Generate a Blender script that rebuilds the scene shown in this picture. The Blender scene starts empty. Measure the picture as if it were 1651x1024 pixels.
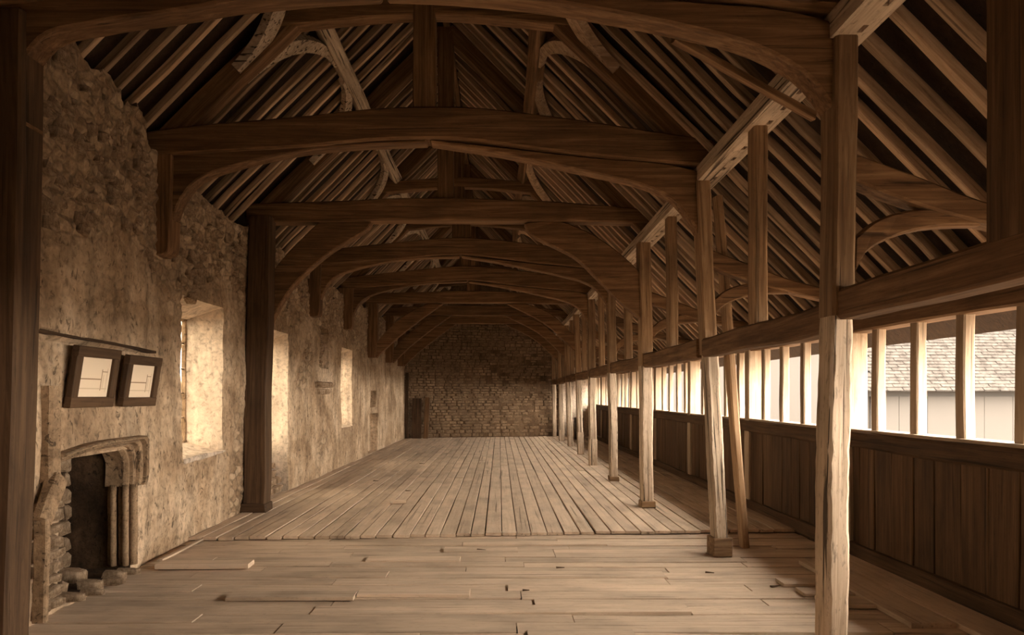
import bpy, math, random
from mathutils import Vector, Matrix, noise

random.seed(7)
SC = bpy.context.scene
COL = SC.collection
h = 1.65                                    # eye height; many sizes below are given in multiples of it

# ------------------------------------------------------------------ camera
cam_d = bpy.data.cameras.new('camera')
cam = bpy.data.objects.new('camera', cam_d); COL.objects.link(cam)
cam.location = (0, 0, h); cam.rotation_euler = (math.radians(90), 0, 0)
cam_d.sensor_fit = 'HORIZONTAL'; cam_d.sensor_width = 36.0
cam_d.lens = 36.0 * 1150 / 1651
cam_d.shift_x = (825.5 - 805) / 1651
cam_d.shift_y = (637 - 512) / 1651
cam_d.clip_start = 0.05; cam_d.clip_end = 300
SC.camera = cam

# ------------------------------------------------------------------ world: even overcast sky
SKY = 41.0
w = bpy.data.worlds.new('world'); SC.world = w; w.use_nodes = True
bgn = w.node_tree.nodes.get('Background')
bgn.inputs[0].default_value = (1.0, 0.87, 0.72, 1); bgn.inputs[1].default_value = SKY

SC.view_settings.view_transform = 'Standard'; SC.view_settings.look = 'None'
SC.view_settings.gamma = 1.0; SC.view_settings.use_curve_mapping = False
SC.view_settings.exposure = 0.0
SC.cycles.max_bounces = 10; SC.cycles.diffuse_bounces = 7

# ------------------------------------------------------------------ layout
XR = 1.27 * h            # hall face of the arcade
XO = 2.22 * h            # inner face of the outer (right) wall
XC = -0.465 * h          # centre line of the hall
YN, YF = -1.2, 28.6      # ends of the hall
ZLOW = -0.04             # near floor is one board thickness lower
TR = [4.42, 7.42, 10.42, 13.62, 16.65, 19.75, 22.85, 25.5]
SILL, HEAD = 1.29, 2.29
def ROOF_L(X): return h + X + 3.80 * h     # underside line of the rafters
def ROOF_R(X): return h - X + 2.87 * h

def portal(name, loc, rot, sx, sy):
    l = bpy.data.lights.new(name, 'AREA'); l.shape = 'RECTANGLE'; l.size = sx; l.size_y = sy
    l.cycles.is_portal = True
    o = bpy.data.objects.new(name, l); COL.objects.link(o); o.location = loc; o.rotation_euler = rot
portal('window_portal', (XO + 0.3, 14.0, 1.8), (0, math.radians(90), 0), 1.2, 31)

# ------------------------------------------------------------------ materials
def _mat(name):
    m = bpy.data.materials.new(name); m.use_nodes = True
    nt = m.node_tree; b = nt.nodes.get('Principled BSDF')
    b.inputs['Specular IOR Level'].default_value = 0.25
    return m, nt, b
def _n(nt, t, **kw):
    n = nt.nodes.new(t)
    for k, v in kw.items(): setattr(n, k, v)
    return n
def _mix(nt, a, b, f, mode='MIX'):
    m = _n(nt, 'ShaderNodeMix', data_type='RGBA', blend_type=mode)
    for sock, v in ((m.inputs[0], f), (m.inputs[6], a), (m.inputs[7], b)):
        if hasattr(v, 'is_linked'): nt.links.new(v, sock)
        elif isinstance(v, (int, float)): sock.default_value = v
        else: sock.default_value = (*v, 1)
    return m.outputs[2]
def _ramp(nt, src, stops):
    r = _n(nt, 'ShaderNodeValToRGB'); nt.links.new(src, r.inputs[0])
    e = r.color_ramp.elements
    while len(e) < len(stops): e.new(0.5)
    for q, (p, c) in zip(e, stops):
        q.position = p; q.color = (*c, 1) if not isinstance(c, (int, float)) else (c, c, c, 1)
    return r.outputs[0]
def _noise(nt, vec, scale, detail=4, rough=0.55, dist=0.0):
    n = _n(nt, 'ShaderNodeTexNoise'); n.inputs['Scale'].default_value = scale
    n.inputs['Detail'].default_value = detail; n.inputs['Roughness'].default_value = rough
    n.inputs['Distortion'].default_value = dist
    nt.links.new(vec, n.inputs['Vector']); return n.outputs['Fac']
def _coords(nt, scale, rnd=True):
    tc = _n(nt, 'ShaderNodeTexCoord'); mp = _n(nt, 'ShaderNodeMapping')
    mp.inputs['Scale'].default_value = scale
    nt.links.new(tc.outputs['Object'], mp.inputs['Vector'])
    if rnd:
        oi = _n(nt, 'ShaderNodeObjectInfo'); mu = _n(nt, 'ShaderNodeMath', operation='MULTIPLY')
        mu.inputs[1].default_value = 37.0; nt.links.new(oi.outputs['Random'], mu.inputs[0])
        nt.links.new(mu.outputs[0], mp.inputs['Location'])
    return mp.outputs['Vector']
def _bump(nt, b, hsrc, strength, dist):
    bp = _n(nt, 'ShaderNodeBump'); bp.inputs['Strength'].default_value = strength
    bp.inputs['Distance'].default_value = dist
    nt.links.new(hsrc, bp.inputs['Height']); nt.links.new(bp.outputs[0], b.inputs['Normal'])

def wood(name, dark, mid, light, rough=0.75, bump=0.5, var=0.25, crack=0.5, fine=1.0, speck=0.35, ckt=0.30):
    """grain runs along the object's local X"""
    m, nt, b = _mat(name)
    g = _noise(nt, _coords(nt, (0.9 * fine, 22 * fine, 22 * fine)), 1.0, 6, 0.65, 0.6)
    c = _ramp(nt, g, [(0.28, dark), (0.5, mid), (0.74, light)])
    st = _noise(nt, _coords(nt, (1.3, 2.5, 2.5)), 1.0, 3, 0.6)
    c = _mix(nt, c, _ramp(nt, st, [(0.3, 0.62), (0.55, 1.0), (0.8, 1.12)]), 0.75, 'MULTIPLY')
    ck = _noise(nt, _coords(nt, (0.55, 30, 30)), 1.0, 2, 0.5, 0.3)
    ckr = _ramp(nt, ck, [(ckt, 0.0), (ckt + 0.045, 1.0)])
    c = _mix(nt, tuple(x * 0.28 for x in dark), c, ckr) if crack >= 1 else _mix(nt, c, ckr, crack, 'MULTIPLY')
    sp = _noise(nt, _coords(nt, (12, 40, 40)), 1.0, 3, 0.7)
    c = _mix(nt, c, _ramp(nt, sp, [(0.30, 0.45), (0.44, 1.0)]), speck, 'MULTIPLY')
    oi = _n(nt, 'ShaderNodeObjectInfo')
    mr = _n(nt, 'ShaderNodeMapRange'); mr.inputs[3].default_value = 1 - var; mr.inputs[4].default_value = 1 + var * 0.6
    nt.links.new(oi.outputs['Random'], mr.inputs[0])
    c = _mix(nt, c, mr.outputs[0], 1.0, 'MULTIPLY')
    nt.links.new(c, b.inputs['Base Color']); b.inputs['Roughness'].default_value = rough
    hh = _mix(nt, g, ckr, 0.5)
    _bump(nt, b, hh, bump, 0.012)
    return m

def plaster(name, dark, mid, light, bump=0.8, pits=True, scale=1.0):
    m, nt, b = _mat(name)
    v = _coords(nt, (1, 1, 1), False)
    big = _noise(nt, v, 0.9 * scale, 5, 0.65, 0.4)
    c = _ramp(nt, big, [(0.30, dark), (0.47, mid), (0.66, light)])
    streak = _noise(nt, _coords(nt, (5 * scale, 5 * scale, 0.8 * scale), False), 1.0, 5, 0.6, 0.3)
    c = _mix(nt, c, _ramp(nt, streak, [(0.3, 0.5), (0.5, 0.95), (0.7, 1.2)]), 0.75, 'MULTIPLY')
    fine = _noise(nt, v, 14 * scale, 6, 0.7, 0.5)
    c = _mix(nt, c, _ramp(nt, fine, [(0.32, 0.35), (0.48, 0.95), (0.68, 1.25)]), 0.8, 'MULTIPLY')
    if pits:
        pv = _noise(nt, _coords(nt, (9, 9, 5), False), 1.6, 3, 0.6, 1.2)
        pr = _ramp(nt, pv, [(0.335, 0.25), (0.39, 1.0)])
        c = _mix(nt, c, pr, 0.8, 'MULTIPLY')
        hh = _mix(nt, fine, pr, 0.5)
    else: hh = fine
    nt.links.new(c, b.inputs['Base Color']); b.inputs['Roughness'].default_value = 0.92
    _bump(nt, b, hh, bump, 0.03)
    return m

def plain(name, c, rough=0.8):
    m, nt, b = _mat(name); b.inputs['Base Color'].default_value = (*c, 1); b.inputs['Roughness'].default_value = rough
    return m

M_OAK   = wood('old_oak', (0.080, 0.039, 0.016), (0.185, 0.099, 0.045), (0.33, 0.195, 0.100))
M_OAKL  = wood('lighter_oak', (0.13, 0.073, 0.036), (0.30, 0.185, 0.10), (0.47, 0.32, 0.19))
M_POST  = wood('weathered_lit_post', (0.30, 0.215, 0.14), (0.54, 0.415, 0.30), (0.70, 0.565, 0.43), crack=1.0, bump=1.0, var=0.12, speck=0.8, ckt=0.365)
M_RAFT  = wood('rafter_wood', (0.25, 0.157, 0.09), (0.50, 0.345, 0.22), (0.70, 0.52, 0.36), var=0.5)
M_PLANK = wood('floor_plank', (0.50, 0.375, 0.265), (0.60, 0.46, 0.335), (0.66, 0.515, 0.385), var=0.13, bump=0.35, crack=0.45)
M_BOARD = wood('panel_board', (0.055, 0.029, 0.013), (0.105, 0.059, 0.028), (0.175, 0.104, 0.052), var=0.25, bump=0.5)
M_MULL  = wood('mullion_wood', (0.26, 0.18, 0.115), (0.40, 0.30, 0.21), (0.50, 0.39, 0.285), var=0.12)
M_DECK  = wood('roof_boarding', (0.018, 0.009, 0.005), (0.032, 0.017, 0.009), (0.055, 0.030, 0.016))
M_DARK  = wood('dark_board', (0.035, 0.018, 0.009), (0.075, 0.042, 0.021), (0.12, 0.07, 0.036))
M_WALL  = plaster('old_plaster', (0.20, 0.125, 0.072), (0.42, 0.295, 0.188), (0.64, 0.49, 0.345))
def add_rubble(m):
    nt = m.node_tree; b = nt.nodes.get('Principled BSDF')
    old = b.inputs['Base Color'].links[0].from_socket
    at = _n(nt, 'ShaderNodeAttribute'); at.attribute_name = 'rubble'
    v = _coords(nt, (1, 5.5, 8.0), False)
    dn = _n(nt, 'ShaderNodeTexNoise'); dn.inputs['Scale'].default_value = 0.8; nt.links.new(v, dn.inputs['Vector'])
    vv = _mix(nt, v, dn.outputs['Color'], 0.25)
    vo = _n(nt, 'ShaderNodeTexVoronoi'); vo.inputs['Scale'].default_value = 1.3; nt.links.new(vv, vo.inputs['Vector'])
    ve = _n(nt, 'ShaderNodeTexVoronoi', feature='DISTANCE_TO_EDGE'); ve.inputs['Scale'].default_value = 1.3; nt.links.new(vv, ve.inputs['Vector'])
    cell = _ramp(nt, vo.outputs['Color'], [(0.1, (0.25, 0.162, 0.095)), (0.5, (0.37, 0.258, 0.16)), (0.9, (0.56, 0.42, 0.285))])
    joint = _ramp(nt, ve.outputs['Distance'], [(0.02, 0.5), (0.14, 1.0)])
    gr = _noise(nt, _coords(nt, (1, 1, 1), False), 22, 5, 0.7)
    rc = _mix(nt, _mix(nt, cell, joint, 1.0, 'MULTIPLY'), _ramp(nt, gr, [(0.3, 0.45), (0.65, 1.25)]), 0.8, 'MULTIPLY')
    nt.links.new(_mix(nt, old, rc, at.outputs['Fac']), b.inputs['Base Color'])
add_rubble(M_WALL)
M_REV   = plaster('limewash', (0.44, 0.35, 0.27), (0.62, 0.51, 0.405), (0.70, 0.59, 0.475), bump=0.4, pits=False)
M_STONE = plaster('rubble_stone', (0.18, 0.113, 0.065), (0.38, 0.262, 0.165), (0.56, 0.41, 0.28), scale=2.2, pits=False)
M_FARST = plaster('coursed_stone', (0.17, 0.107, 0.06), (0.27, 0.18, 0.108), (0.37, 0.255, 0.16), scale=1.6, pits=False)
M_LIME  = plaster('carved_stone', (0.18, 0.115, 0.066), (0.32, 0.215, 0.13), (0.46, 0.33, 0.21), scale=2.0)
M_SOOT  = plaster('sooty_stone', (0.02, 0.011, 0.006), (0.048, 0.027, 0.014), (0.10, 0.06, 0.032), scale=2.5)
M_MORT  = plaster('mortar', (0.10, 0.06, 0.032), (0.16, 0.10, 0.056), (0.22, 0.145, 0.085), scale=2.0, pits=False)
M_FRAME = wood('picture_frame', (0.05, 0.026, 0.013), (0.085, 0.047, 0.023), (0.12, 0.068, 0.034), bump=0.15, crack=0.1)
M_PAPER = plain('drawing_paper', (0.74, 0.60, 0.44))
M_INK   = plain('drawing_ink', (0.30, 0.20, 0.12))
M_WASH  = plain('drawing_wash', (0.58, 0.45, 0.31))
M_TILE  = plaster('roof_tile', (0.031, 0.0275, 0.025), (0.036, 0.0325, 0.030), (0.041, 0.0375, 0.0345), pits=False, bump=0.2)
M_RENDR = plain('pale_render', (0.052, 0.048, 0.0445))
M_BRDS  = plain('pale_boarding', (0.056, 0.052, 0.0485))
M_GROUND = plaster('gravel', (0.10, 0.08, 0.06), (0.15, 0.12, 0.09), (0.20, 0.16, 0.12), pits=False)
for m_ in (M_TILE, M_RENDR, M_BRDS): m_.node_tree.nodes['Principled BSDF'].inputs['Specular IOR Level'].default_value = 0.0
def glass():
    m, nt, b = _mat('old_glass')
    t = _n(nt, 'ShaderNodeBsdfTransparent'); t.inputs[0].default_value = (0.45, 0.43, 0.39, 1)
    g = _n(nt, 'ShaderNodeBsdfGlossy'); g.inputs['Roughness'].default_value = 0.05
    mx = _n(nt, 'ShaderNodeMixShader'); mx.inputs[0].default_value = 0.06
    nt.links.new(t.outputs[0], mx.inputs[1]); nt.links.new(g.outputs[0], mx.inputs[2])
    nt.links.new(mx.outputs[0], nt.nodes['Material Output'].inputs[0]); return m
M_GLASS = glass()

# ------------------------------------------------------------------ helpers
def tag(o, label, cat=None, group=None, kind=None):
    o['label'] = label
    if cat: o['category'] = cat
    if group: o['group'] = group
    if kind: o['kind'] = kind
    return o
def thing(name, loc, label, cat, group=None, kind=None):
    o = bpy.data.objects.new(name, None); COL.objects.link(o); o.location = loc
    o.empty_display_size = 0.1
    return tag(o, label, cat, group, kind)
def base_inv(parent):
    p = parent; m = Matrix.Identity(4)
    while p is not None:
        m = p.matrix_basis @ m; p = p.parent
    return m.inverted()
def link(name, me, mat, parent=None, M=None, smooth=False):
    o = bpy.data.objects.new(name, me); COL.objects.link(o)
    if mat:
        for mm in (mat if isinstance(mat, (list, tuple)) else [mat]): me.materials.append(mm)
    M = M if M is not None else Matrix.Identity(4)
    if parent is not None:
        o.parent = parent; M = base_inv(parent) @ M
    o.matrix_basis = M
    if smooth:
        me.polygons.foreach_set('use_smooth', [True] * len(me.polygons))
    return o
def mesh(name, v, f):
    me = bpy.data.meshes.new(name); me.from_pydata([tuple(x) for x in v], [], f); me.update(); return me
def frame_of(p0, p1, up):
    p0, p1, up = Vector(p0), Vector(p1), Vector(up)
    x = (p1 - p0).normalized(); y = up.cross(x).normalized(); z = x.cross(y)
    M = Matrix((x, y, z)).transposed().to_4x4(); M.translation = p0
    return M, (p1 - p0).length

def timber(name, p0, p1, w, d, mat, parent=None, up=(0, 0, 1), segs=6, wob=0.006, cham=0.012, t1=1.0, bow=0.0):
    """hewn beam along local X; w across, d in the 'up' sense; hand-hewn wobble and worn arrises"""
    M, L = frame_of(p0, p1, up)
    v, f = [], []
    sd = random.random() * 99
    for i in range(segs + 1):
        t = i / segs; s = 1 + (t1 - 1) * t
        oy = noise.noise((sd, t * L * 0.9, 0)) * wob * 2; oz = noise.noise((sd, 3, t * L * 0.9)) * wob * 2 + bow * math.sin(math.pi * t)
        a = w * s / 2 * (1 + noise.noise((sd, 9, t * L * 1.7)) * 0.06); b = d * s / 2 * (1 + noise.noise((sd, 17, t * L * 1.7)) * 0.06)
        c = min(cham, a * 0.4, b * 0.4) * (0.7 + 0.6 * random.random())
        for (y, z) in ((-a + c, -b), (a - c, -b), (a, -b + c), (a, b - c), (a - c, b), (-a + c, b), (-a, b - c), (-a, -b + c)):
            v.append((t * L, y + oy, z + oz))
    for i in range(segs):
        for k in range(8):
            q = (k + 1) % 8
            f.append((i * 8 + k, (i + 1) * 8 + k, (i + 1) * 8 + q, i * 8 + q)[::-1])
    f.append(tuple(range(8))[::-1]); f.append(tuple(segs * 8 + k for k in range(8)))
    return link(name, mesh(name, v, f), mat, parent, M)

def catmull(pts, n):
    P = [Vector(p) for p in pts]; P = [2 * P[0] - P[1]] + P + [2 * P[-1] - P[-2]]
    m = len(P) - 3; out = []
    for i in range(n + 1):
        u = i / n * m; k = min(int(u), m - 1); t = u - k
        a, b, c, d = P[k:k + 4]
        out.append(0.5 * ((2 * b) + (c - a) * t + (2 * a - 5 * b + 4 * c - d) * t * t + (3 * b - a - 3 * c + d) * t ** 3))
    return out

def strip(name, lo, up, y0, y1, mat, parent=None, n=14, wob=0.006, bev=0.014, vert=False):
    """shaped timber lying in a cross-hall plane: lower and upper outline (X, Z) in metres, between depths y0 and y1"""
    lo = catmull([(x, z) for x, z in lo], n); up = catmull([(x, z) for x, z in up], n)
    o0 = Vector((lo[0].x, y0, lo[0].y)); sd = random.random() * 50
    v, f = [], []
    for i in range(n + 1):
        j = noise.noise((sd, i * 0.35, 0)) * wob; k = noise.noise((sd, 5, i * 0.4)) * wob * 2
        for (p, y) in ((lo[i], y0), (lo[i], y1), (up[i], y1), (up[i], y0)):
            v.append(Vector((p.x, y + k, p.y + j)) - o0)
    for i in range(n):
        for k in range(4):
            q = (k + 1) % 4
            f.append((i * 4 + k, i * 4 + q, (i + 1) * 4 + q, (i + 1) * 4 + k)[::-1])
    f.append((0, 1, 2, 3)); f.append((n * 4 + 3, n * 4 + 2, n * 4 + 1, n * 4))
    M = Matrix.Translation(o0)
    if vert:                                  # grain runs up the timber
        Rm = Matrix(((0, 0, -1), (0, 1, 0), (1, 0, 0))); v = [Rm.transposed() @ q for q in v]; M = M @ Rm.to_4x4()
    o = link(name, mesh(name, v, f), mat, parent, M)
    if bev:
        m = o.modifiers.new('worn_edges', 'BEVEL'); m.width = bev; m.segments = 1; m.limit_method = 'ANGLE'; m.angle_limit = math.radians(50)
    return o

def box(name, lo, hi, mat, parent=None, jit=0.0, cham=0.0):
    v = [Vector((x, y, z)) + Vector([random.uniform(-jit, jit) for _ in range(3)]) for x in (lo[0], hi[0]) for y in (lo[1], hi[1]) for z in (lo[2], hi[2])]
    o0 = Vector([(a + b) / 2 for a, b in zip(lo, hi)]); v = [p - o0 for p in v]
    f = [(0, 1, 3, 2), (4, 6, 7, 5), (0, 4, 5, 1), (2, 3, 7, 6), (0, 2, 6, 4), (1, 5, 7, 3)]
    o = link(name, mesh(name, v, f), mat, parent, Matrix.Translation(o0))
    if cham:
        m = o.modifiers.new('worn_edges', 'BEVEL'); m.width = cham; m.segments = 1
    return o

# ================================================================== SETTING
def XL(y):                                   # hall face of the left wall
    pts = [(-4, -1.98), (5.4, -2.08), (8, -2.17), (12, -2.2), (30, -2.2)]
    for (a, b), (c, d) in zip(pts, pts[1:]):
        if y <= c: return h * (b + (d - b) * (y - a) / (c - a))
    return -2.2 * h

# ---- floor
fl = box('floor', (-4.3, YN - 0.3, -0.22), (XO + 0.15, 30.0, -0.075), M_DARK)
tag(fl, 'old boarded floor running the length of the hall', None, None, 'structure')
def edge_y(x): return 8.25 + 0.075 * (x + 3.6)      # where the raised far floor begins
def plank(x0, x1, y0, y1, ztop, along, th=0.034, skew=0.0):
    """one board, grain along local X"""
    if along == 'y':
        o = timber('plank', ((x0 + x1) / 2, y0, ztop - th / 2), ((x0 + x1) / 2 + skew, y1, ztop - th / 2 + random.uniform(-.003, .003)), x1 - x0, th, M_PLANK, fl, segs=3, wob=0.004, cham=0.004)
    else:
        o = timber('plank', (x0, (y0 + y1) / 2, ztop - th / 2), (x1, (y0 + y1) / 2 + skew, ztop - th / 2 + random.uniform(-.004, .004)), y1 - y0, th, M_PLANK, fl, segs=3, wob=0.004, cham=0.004)
    return o
x = -3.78
while x < XO - 0.02:
    wd = random.uniform(0.17, 0.205)
    y = edge_y(x) + random.uniform(-0.015, 0.015)
    while y < 28.7:
        L = random.uniform(4.5, 9.5)
        if 28.7 - (y + L) < 2: L = 28.75 - y
        plank(x, x + wd - random.uniform(0.008, 0.022), y, y + L - 0.006, random.uniform(-0.004, 0.003), 'y', skew=random.uniform(-.004, .004))
        y += L
    x += wd
y = YN
row = 0
while y < 8.75:
    wd = random.uniform(0.17, 0.24)
    xs = [-3.75, XO - 0.02]
    cut = -3.75 + random.uniform(0.8, 2.6)
    while cut < 3.2:
        xs.insert(-1, cut); cut += random.uniform(1.6, 3.1)
    for a, b in zip(xs, xs[1:]):
        if y + wd > edge_y(b) + 0.35: continue
        plank(a + 0.004, b - 0.004, y, y + wd - random.uniform(0.006, 0.016), ZLOW + random.uniform(-0.009, 0.006), 'x', skew=0.016 * (b - a) * 0.4)
    y += wd; row += 1
# raised boards left lying lengthways in front of the outer wall, stepped ends
for (a, b, y0, y1) in ((2.98, 3.30, 5.15, 7.1), (3.31, XO - 0.03, 4.85, 7.4)):
    plank(a, b, y0, y1, 0.004, 'y', th=0.042)
for k, (a, b, y0, wd, dz) in enumerate(((2.60, 2.97, 5.62, .26, .035), (2.55, 2.97, 5.95, .2, .03), (2.50, 2.97, 6.26, .2, .028), (-2.25, -1.2, 5.85, 0.2, 0.022), (-1.19, -0.25, 5.95, 0.21, 0.02), (-0.6, 0.2, 7.65, 0.22, 0.012), (-1.35, -0.4, 7.2, 0.2, 0.014), (0.2, 0.95, 4.9, 0.2, 0.012))):
    plank(a, b, y0, y0 + wd, ZLOW + dz + 0.004, 'x', th=0.03)

# ---- left wall with its openings: (y0, y1, z0, z1, depth, y-splay at the back, closed?, back z0)
OPEN = dict(
    fire=(5.58, 6.80, 0.0, 1.14, 0.62, 0.85, True),
    win1=(8.04, 9.27, 0.92, 2.78, 0.52, 1.0, False),
    win2=(11.03, 12.28, 0.0, 2.70, 0.52, 1.0, False),
    win3=(16.4, 17.6, 0.89, 2.75, 0.52, 1.0, False),
    niche=(20.0, 20.95, 1.30, 1.78, 0.25, 0.95, True),
    hole=(19.8, 21.3, 0.0, 1.12, 0.22, 0.95, True),
    chase=(14.45, 15.15, 2.2, 3.05, 0.16, 0.95, True))
def top_z(y):
    if y < 4.3: t = 1.60
    elif y < 6.6: t = 1.60 + 0.08 * math.sin((y - 4.3) * 1.4)
    elif y < 7.4: t = 1.64 - 0.12 * (y - 6.6) / 0.8
    elif y < 8.3: t = 1.52 - 0.06 * (y - 7.4)
    else: t = 1.45
    return h + h * t + 0.10 * noise.noise((y * 2.2, 3.3, 0)) + 0.05 * noise.noise((y * 7, 1, 0)) + (0.07 * (int(y * 3.1) % 2) if y < 7.4 else 0)
def rubble(y, z):                            # how far the plaster has fallen off
    t = (z - 2.55 - 0.5 * noise.noise((y * 0.7, 0, 4))) / 0.5
    if y < 5.2: t *= 0.9
    r = max(0.0, min(1.0, t))
    b = noise.noise((y * 0.55, z * 0.8, 11.0))
    return max(r, max(0.0, min(1.0, (b - 0.28) * 5)))
def wall_disp(y, z):
    p = Vector((y, z, 0.0))
    d = 0.035 * noise.noise(p * 0.8) + 0.018 * noise.noise(p * 2.7) + 0.009 * noise.noise(p * 7.5)
    r = rubble(y, z)
    if r > 0:
        vd = noise.voronoi(Vector((y * 6.0, z * 8.5, 2)))[0]
        d += r * (0.055 * min(0.5, vd[1] - vd[0]) - 0.02 + 0.025 * noise.noise(p * 15)) 
    if z > 2.1 + 0.02 * noise.noise(p * 5) - (y - 5.3) * 0.015 and 5.0 < y < 7.25: d += 0.06 * min(1, (7.25 - y) / 0.25)
    if z < 0.35: d -= 0.03 * (0.35 - z) * (1 + noise.noise(p * 4))
    return d
ys, zs = set(), set()
y = YN - 0.2
while y < 29.6: ys.add(round(y, 3)); y += 0.042 if 4.4 < y < 13 else 0.11
NZ = 84
for k in range(NZ + 1): zs.add(round(3.6 * k / NZ - 0.08, 3))
for (y0, y1, z0, z1, *_r) in OPEN.values():
    for (S, vals) in ((ys, (y0, y1)), (zs, (z0, z1))):
        for vv in vals:
            if not any(abs(vv - q) < 1e-6 for q in S):
                near = min(S, key=lambda q: abs(q - vv))
                if abs(near - vv) < 0.025 and not any(abs(near - e) < 1e-6 for t in OPEN.values() for e in t[:4]): S.discard(near)
                S.add(round(vv, 3))
ys, zs = sorted(ys), sorted(zs)
zrows = zs + [None] * 18                     # the last rows stretch up to the ragged top
V, F, FM = [], [], []
idx = {}
for i, y in enumerate(ys):
    zt = max(top_z(y), 3.75)
    for j in range(len(zrows)):
        z = zrows[j] if zrows[j] is not None else zs[-1] + (zt - zs[-1]) * (j - len(zs) + 1) / 18
        idx[i, j] = len(V); V.append(Vector((XL(y) + wall_disp(y, z), y, z)))
def which(i, j):
    if j + 1 >= len(zs): return None
    cy, cz = (ys[i] + ys[i + 1]) / 2, (zs[j] + zs[j + 1]) / 2
    for k, (y0, y1, z0, z1, *_r) in OPEN.items():
        if y0 < cy < y1 and z0 < cz < z1: return k
    return None
cells = {}
for i in range(len(ys) - 1):
    for j in range(len(zrows) - 1):
        k = which(i, j)
        if k is None: F.append((idx[i, j], idx[i + 1, j], idx[i + 1, j + 1], idx[i, j + 1])); FM.append(0)
        else: cells.setdefault(k, set()).add((i, j))
def back_pos(k, i, j, t):
    y0, y1, z0, z1, dep, spl, closed = OPEN[k]
    yc = (y0 + y1) / 2; y, z = ys[i], zs[j]
    if not closed:                           # windows: the far jamb splays, the near one less; heads drop, sills slope
        yb = y + 0.05
        zb = z + (-0.16 if abs(z - z1) < 1e-4 else (0.12 if k != 'win2' and abs(z - z0) < 1e-4 else 0))
        arch = -0.14 * (abs((y - yc) / (y1 - y0) * 2)) ** 2 if abs(z - z1) < 1e-4 else 0
        zb += arch * (1 - t) * 0
    else: yb = yc + (y - yc) * spl; zb = z
    yy, zz = y + (yb - y) * t, z + (zb - z) * t
    e = 0.02 * noise.noise((yy * 5, zz * 5, t * 3)) * (0 if t == 0 else 1)
    return Vector((XL(y) - dep * t + (1 - t) * 0 , yy + e, zz + e))
LAY = 5
for k, cs in cells.items():
    closed = OPEN[k][6]; cache = {}
    def bv(i, j, l):
        if l == 0: return idx[i, j]
        if (i, j, l) not in cache: cache[i, j, l] = len(V); V.append(back_pos(k, i, j, l / LAY))
        return cache[i, j, l]
    for (i, j) in cs:
        for (di, dj, a, b) in ((-1, 0, (i, j + 1), (i, j)), (1, 0, (i + 1, j), (i + 1, j + 1)), (0, -1, (i, j), (i + 1, j)), (0, 1, (i + 1, j + 1), (i, j + 1))):
            if (i + di, j + dj) in cs or j + dj < 0: continue
            for l in range(LAY):
                F.append((bv(*a, l), bv(*b, l), bv(*b, l + 1), bv(*a, l + 1))[::-1]); FM.append(2 if k in ('fire',) else (1 if not closed else 0))
        if closed or (k == 'win2' and zs[j] < 0.8):
            F.append((bv(i, j, LAY), bv(i + 1, j, LAY), bv(i + 1, j + 1, LAY), bv(i, j + 1, LAY))); FM.append(2 if k == 'fire' else 0)
jt = len(zrows) - 1                           # wall head runs back under the rafters
capi = {}
for i, y in enumerate(ys):
    p = V[idx[i, jt]]; capi[i] = len(V); V.append(Vector((p.x - 0.9, y, p.z - 0.05)))
for i in range(len(ys) - 1):
    F.append((idx[i, jt], idx[i + 1, jt], capi[i + 1], capi[i])); FM.append(0)
me = mesh('wall_left', V, F); wl = link('wall_left', me, [M_WALL, M_REV, M_SOOT])
me.polygons.foreach_set('material_index', FM)
ra = me.attributes.new('rubble', 'FLOAT', 'POINT')
ra.data.foreach_set('value', [min(1.0, 0.75 * rubble(p.y, p.z)) for p in V])
tag(wl, 'thick plastered rubble wall with ragged top and deep window openings', None, None, 'structure')
# exposed rubble stones near the ragged head of the wall, each a lump of its own
def lump(n=10):
    v, f = [], []
    ph = random.random() * 9
    rings = [(0.0, 1.0), (0.55, 0.95), (0.9, 0.6)]
    for r, (dx, s) in enumerate(rings):
        for k in range(n):
            a = 2 * math.pi * k / n
            q = 1 + 0.22 * noise.noise((math.cos(a) * 2 + ph, math.sin(a) * 2, r * .3))
            v.append((dx, 0.5 * s * q * math.copysign(abs(math.cos(a)) ** 0.7, math.cos(a)), 0.5 * s * q * math.copysign(abs(math.sin(a)) ** 0.7, math.sin(a))))
    v.append((1.0, 0, 0))
    for r in range(2):
        for k in range(n): f.append((r * n + k, r * n + (k + 1) % n, (r + 1) * n + (k + 1) % n, (r + 1) * n + k))
    for k in range(n): f.append((2 * n + k, 2 * n + (k + 1) % n, 3 * n))
    me = mesh('stone', v, f); me.materials.append(M_STONE); return me
LUMPS = [lump() for _ in range(8)]
def rough():
    v = []
    for (x_, s_) in ((-.5, 1.0), (.55, .95), (1.0, .72)):
        for (a, b) in ((-.5, -.5), (.1, -.55), (.5, -.4), (.52, .3), (.2, .5), (-.45, .45)): v.append((x_ + random.uniform(-.15, .15), a * s_ + random.uniform(-.09, .09), b * s_ + random.uniform(-.09, .09)))
    f = [tuple(range(6))[::-1], tuple(range(12, 18))] + [(r * 6 + k, r * 6 + (k + 1) % 6, r * 6 + 6 + (k + 1) % 6, r * 6 + 6 + k) for r in (0, 1) for k in range(6)]
    me = mesh('stone', v, f); me.materials.append(M_STONE); return me
ROUGH = [rough() for _ in range(10)]
def stone(parent, loc, sx, sy, sz, rz=0.0, me=None, name='stone'):
    o = bpy.data.objects.new(name, me or random.choice(ROUGH)); COL.objects.link(o)
    o.parent = parent; M = Matrix.LocRotScale(Vector(loc), Matrix.Rotation(rz, 3, 'X').to_quaternion(), Vector((sx, sy, sz)))
    o.matrix_basis = base_inv(parent) @ M; return o
cnt = 0
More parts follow.
